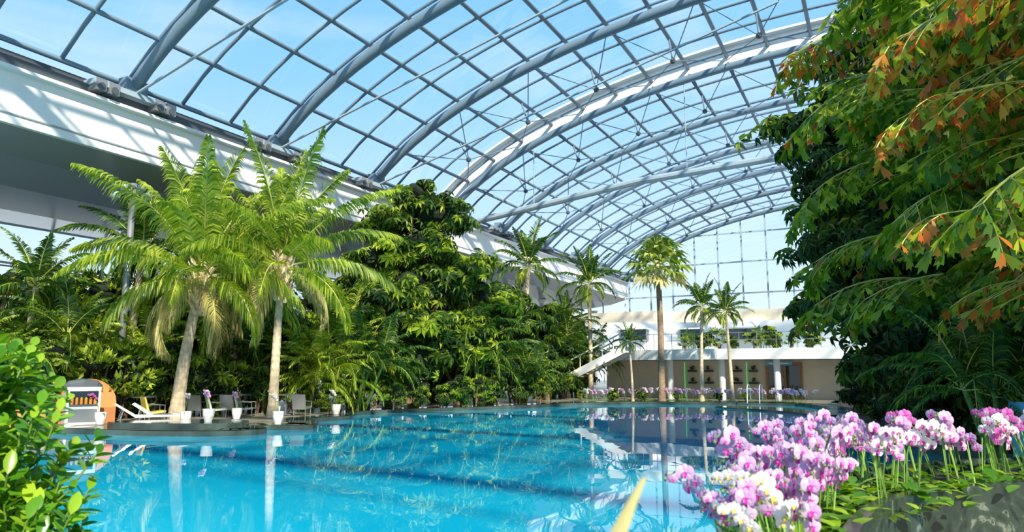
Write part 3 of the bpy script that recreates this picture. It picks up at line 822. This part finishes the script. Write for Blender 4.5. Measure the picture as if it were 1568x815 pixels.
for i in range(N):
    t = ((i+.5)/N)**.95
    x_, y_ = lerp_path(t, cl)
    w = .17 if y_ < 4.6 else .40
    x_ += q.uniform(-w, w)*.8; y_ += q.uniform(-w, w)*.6
    face = math.atan2(-y_, -x_+.5)+q.uniform(-1.3, 1.3)-math.pi/2
    if y_ < 3.2: k = q.choice([0, 0, 4, 1, 5]); s_ = q.uniform(.58, .78)
    elif y_ < 4.8: k = q.choice([1, 1, 3, 5, 4, 5]); s_ = q.uniform(.55, .95)
    else: k = q.choice([0, 1, 3, 4, 5, 5, 1, 2]); s_ = q.uniform(.70, 1.0)
    place(och[k], 'orchid', (x_, y_, ZR-.09), face, s_, bed)
mb = MB(); lf = leaf_full(.55, .05, .3); Pn = 900
ps = []; ds = []
for i in range(Pn):
    x_, y_ = lerp_path(q.random(), cl); w = .2 if y_ < 4.6 else .42
    ps.append((x_+q.uniform(-w, w)+(.1 if y_ > 4.6 else .05), y_+q.uniform(-w, w)*.7-.05, ZR-.07+q.uniform(0, .10))); a = q.uniform(0, 6.28); ds.append((math.cos(a), math.sin(a), q.uniform(.2, .9)))
mb.scatter(lf[0], lf[1], np.array(ps), basis(np.array(ds), np.tile([0, 0, 1.], (Pn, 1))), [q.uniform(.07, .14) for _ in range(Pn)], 'bush')
mb.obj('underplanting', True, bed)
# far orchid borders
bd = empty('orchid_border')
path = [(-14.2, 36.6), (-12.2, 38.4), (-10.2, 39.3), (-8, 39.7), (-5, 39.9), (-3.2, 38.8)]
for i in range(90):
    x_, y_ = lerp_path((i+.5)/90, path)
    place(och[q.choice([0, 4, 1, 3, 1])], 'orchid_clump', (x_+q.uniform(-.15, .15), y_+q.uniform(-.1, .5), .14), math.pi+q.uniform(-.8, .8), q.uniform(1.1, 1.4), bd)
for i in range(30):
    place(och[q.choice([1, 5, 3, 4])], 'orchid_clump', (2.5+i*.09+q.uniform(-.1, .1), 14.2-i*.10+q.uniform(-.1, .3), .3), math.pi+q.uniform(-.8, .8), 1.5, bd)

# ------------------------------------------------------------ lounge props on left deck
def loc(b_, d, z=.155): x_, y_ = at(b_, d); return (x_, y_, z)
mb = MB()
mb.box(-.5, .5, -.4, .4, 0, 1.25, 'whitep'); mb.box(-.42, .42, -.42, -.38, .62, 1.12, 'dglass')
for i in range(6): mb.tube([(-.34+i*.135, -.43, .68), (-.34+i*.135, -.43, .86), (-.34+i*.135, -.43, .92)], [.045, .045, .02], 'bottle', 8)
mb.box(-.42, .42, -.44, -.38, .64, .67, 'grey'); mb.box(-.42, .42, -.42, -.40, .1, .52, 'grey')
mb.tube([(-.55, 0, 1.22), (-.4, 0, 1.30), (0, 0, 1.34), (.4, 0, 1.30), (.55, 0, 1.22)], [.1, .17, .2, .17, .1], 'dark', 10)
o = mb.obj('drinks_cooler', loc=loc(57.5, 25.4)); o.rotation_euler = (0, 0, R(66)); o.scale = (.88, .88, .88)
mb = MB()
for c in (-1.6, 0, 1.6):
    v = []; nseg = 12
    for i in range(nseg+1):
        a = math.pi*i/nseg
        for r_, y_ in ((.8, 0), (.8, .25)):
            v.append((c+r_*math.cos(a), y_, .6+.75*math.sin(a)))
    v += [(c-.8, 0, 0), (c+.8, 0, 0), (c-.8, .25, 0), (c+.8, .25, 0)]
    m_ = 2*(nseg+1)
    fs = [(2*i, 2*i+2, 2*i+3, 2*i+1) for i in range(nseg)]
    fs += [tuple([2*i for i in range(nseg+1)]+[m_, m_+1]), tuple([2*i+1 for i in range(nseg+1)]+[m_+2, m_+3])]
    mb.add(v, fs, 'orange'); mb.box(c-.75, c+.75, -.6, 0, 0, .45, 'orange')
o = mb.obj('curved_booth_seat', loc=loc(60.6, 26.6, .14)); o.rotation_euler = (0, 0, R(60))
def chair(k):
    mb = MB()
    v = []; pr = [(-.3, .36), (.25, .30), (.42, .85), (.48, .85), (.32, .24), (-.3, .28)]
    for x_ in (-.28, .28):
        v += [(x_, a, b) for a, b in pr]
    n = len(pr)
    mb.add(v, [tuple(range(n)), tuple(range(2*n-1, n-1, -1))]+[(i, (i+1) % n, n+(i+1) % n, n+i) for i in range(n)], k)
    for x_ in (-.25, .25):
        for y_ in (-.26, .26): mb.tube([(x_, y_, 0), (x_, y_, .3)], .018, 'grey', 6)
        mb.tube([(x_*1.15, -.25, .3), (x_*1.15, -.25, .55), (x_*1.15, .3, .58)], .02, 'grey', 6)
    return mb.mesh('chair')
def lounger():
    mb = MB()
    pr = [(-1.0, .30), (.2, .30), (.85, .72), (.89, .67), (.24, .22), (-1.0, .22)]
    v = []
    for x_ in (-.33, .33): v += [(x_, a, b) for a, b in pr]
    n = len(pr)
    mb.add(v, [tuple(range(n)), tuple(range(2*n-1, n-1, -1))]+[(i, (i+1) % n, n+(i+1) % n, n+i) for i in range(n)], 'whitep')
    for x_ in (-.3, .3):
        for y_ in (-.85, .1): mb.tube([(x_, y_, 0), (x_, y_, .24)], .022, 'grey', 6)
        mb.tube([(x_, .62, .5), (x_, .75, 0)], .02, 'grey', 6)
    return mb.mesh('lounger')
cw, cyl, cg = chair('whitep'), chair('yellow'), chair('grey'); lg = lounger()
for b_, d, k, rz in ((53.0, 26.4, cyl, 160), (50.3, 28.0, cg, 210), (48.9, 27.4, cw, 150), (48.0, 28.0, cg, 200), (46.9, 27.6, cg, 120), (43.0, 27.6, cg, 200)):
    place(k, 'lounge_chair', loc(b_, d), R(rz), .88)
for b_, d, rz in ((53.8, 25.0, 150), (52.7, 25.2, 140)):
    place(lg, 'sun_lounger', loc(b_, d), R(rz), .85)
def table():
    mb = MB(); mb.lathe([(0, .70), (.45, .70), (.45, .74), (0, .74)], (0, 0, 0), 'dark', 24); mb.tube([(0, 0, 0), (0, 0, .72)], .035, 'grey', 8); mb.lathe([(.28, 0), (.25, .03), (0, .04)], (0, 0, 0), 'grey', 20)
    return mb.mesh('table')
tb = table()
for b_, d in ((53.9, 27.4), (49.7, 28.8), (47.5, 28.6), (44.2, 28.0)): place(tb, 'cafe_table', loc(b_, d))
def pot():
    mb = MB(); mb.lathe([(0, 0), (.12, 0), (.18, .2), (.2, .42), (.17, .42), (.15, .36), (0, .36)], (0, 0, 0), 'whitep', 16); return mb.mesh('pot')
pt = pot()
for b_, d, k in ((49.5, 22.6, 1), (44.7, 23.3, 0), (47.6, 26, 1), (40.5, 27.8, 0), (51.0, 24.4, 4), (44.9, 27, 0), (56.3, 25.0, 2)):
    e_ = empty('potted_orchid', loc(b_, d, .30 if d < 22.9 else .155)); place(pt, 'pot', (0, 0, 0), parent=e_, s=.85); place(och[k], 'plant', (0, 0, .32), math.pi+.6, 1.1, e_)
mb = MB()
mb.poly(smoothpoly([at(55.5, 23.4), at(50, 21.9), at(47.2, 21.8), at(47, 23), at(50, 24), at(55, 24.2)], 4, True), .155, .30, 'wetstone'); mb.obj('stone_ledge')
mb = MB(); mb.tube([(0, 0, 0), (0, 0, 9.0)], [.13, .11], 'grey', 12); mb.tube([(-.5, 0, 8.6), (.5, 0, 8.6)], .04, 'grey', 6)
for s_ in (-1, 1):
    mb.tube([(s_*.5, 0, 8.6), (s_*.5, -.3, 8.35)], [.09, .17], 'steel_l', 12); mb.tube([(s_*.2, 0, 8.9), (s_*.3, -.25, 8.75)], [.07, .14], 'steel_l', 12)
o = mb.obj('floodlight_mast', True, loc=(*at(55.4, 29.0), .14)); o.rotation_euler = (0, 0, R(40)); o.scale = (1, 1, .93)
mb = MB()
for dx in (0, .6):
    mb.tube(smoothpoly([(dx, -.5, 0), (dx, -.4, .8), (dx, 0, .95), (dx, .5, .8), (dx, .6, .1)], 4), .02, 'whitep', 7)
mb.obj('pool_handrail', True, loc=(-6.2, 39.0, .1))
mb = MB(); mb.poly(smoothpoly([(1.7, 13.5), (2.5, 12.5), (2.9, 12.8), (2.2, 13.8)], 4, True), -1.4, 1.25, 'blue', 'whitep'); mb.obj('tiled_wall')  # low curved wall in blue tile, stands in for an unclear blue shape
# pale leaf blade in a pot in front
mb = MB(); xx, yy = at(23.2, 1.0)
V = []; F = []
for i in range(11):
    t = i/10; w = .026*math.sin(math.pi*(.34+.62*t)); zc = 1.16+.40*t; dx = .10*t*t
    V += [(xx-w+dx, yy+.05*t*t, zc), (xx+dx, yy+.05*t*t-.006, zc), (xx+w+dx, yy+.05*t*t, zc)]
for i in range(10):
    F += [(3*i, 3*i+1, 3*i+4, 3*i+3), (3*i+1, 3*i+2, 3*i+5, 3*i+4)]
mb.add(V, F, 'palm_old')
mb.tube([(xx, yy, .95), (xx, yy, 1.2)], .008, 'stem', 6)
mb.lathe([(0, 0), (.14, 0), (.2, .4), (.2, .68), (.17, .7), (0, .72)], (xx, yy, .3), 'marble', 20)
mb.obj('potted_grass', True)

# ------------------------------------------------------------ world / sun / camera
w = bpy.data.worlds.new('sky'); sc.world = w; w.use_nodes = True; nt = w.node_tree
bg = nt.nodes['Background']
tc = nt.nodes.new('ShaderNodeTexCoord'); sp = nt.nodes.new('ShaderNodeSeparateXYZ'); nt.links.new(tc.outputs['Generated'], sp.inputs[0])
rp = nt.nodes.new('ShaderNodeValToRGB'); e = rp.color_ramp.elements
e[0].position = 0; e[0].color = (.84, .93, 1, 1); e[1].position = .75; e[1].color = (.14, .44, .90, 1)
x = e.new(.15); x.color = (.64, .85, 1, 1); x = e.new(.38); x.color = (.30, .63, .97, 1)
nt.links.new(sp.outputs['Z'], rp.inputs['Fac'])
ns = nt.nodes.new('ShaderNodeTexNoise'); ns.inputs['Scale'].default_value = 2.2; ns.inputs['Detail'].default_value = 7; ns.inputs['Distortion'].default_value = .8
mp = nt.nodes.new('ShaderNodeMapping'); mp.inputs['Scale'].default_value = (1, 1, 3); mp.inputs['Rotation'].default_value = (.3, .2, .5)
nt.links.new(tc.outputs['Generated'], mp.inputs[0]); nt.links.new(mp.outputs[0], ns.inputs['Vector'])
r2 = nt.nodes.new('ShaderNodeValToRGB'); r2.color_ramp.elements[0].position = .50; r2.color_ramp.elements[1].position = .82
r2.color_ramp.elements[1].color = (.55, .55, .55, 1)
nt.links.new(ns.outputs['Fac'], r2.inputs['Fac'])
mx = nt.nodes.new('ShaderNodeMix'); mx.data_type = 'RGBA'; mx.inputs['B'].default_value = (.95, .97, 1, 1)
nt.links.new(r2.outputs['Color'], mx.inputs['Factor']); nt.links.new(rp.outputs['Color'], mx.inputs['A']); nt.links.new(mx.outputs['Result'], bg.inputs['Color'])
bg.inputs['Strength'].default_value = 1.2
sun = bpy.data.lights.new('sun', 'SUN'); sun.energy = 8.5; sun.angle = R(1.2); sun.color = (1, .89, .70)
so = bpy.data.objects.new('sun', sun); sc.collection.objects.link(so); so.location = (30, -10, 40)
so.rotation_euler = Vector((.60, -.52, .60)).to_track_quat('Z', 'Y').to_euler()

cam = bpy.data.cameras.new('camera'); co = bpy.data.objects.new('camera', cam); sc.collection.objects.link(co)
cam.sensor_width = 36; cam.lens = 25.26; cam.clip_end = 500; cam.clip_start = .05
co.location = (0, 0, EYE); co.rotation_euler = (R(90+8.4), 0, R(27))
cam.dof.use_dof = True; cam.dof.focus_distance = 12; cam.dof.aperture_fstop = 3.5
sc.camera = co
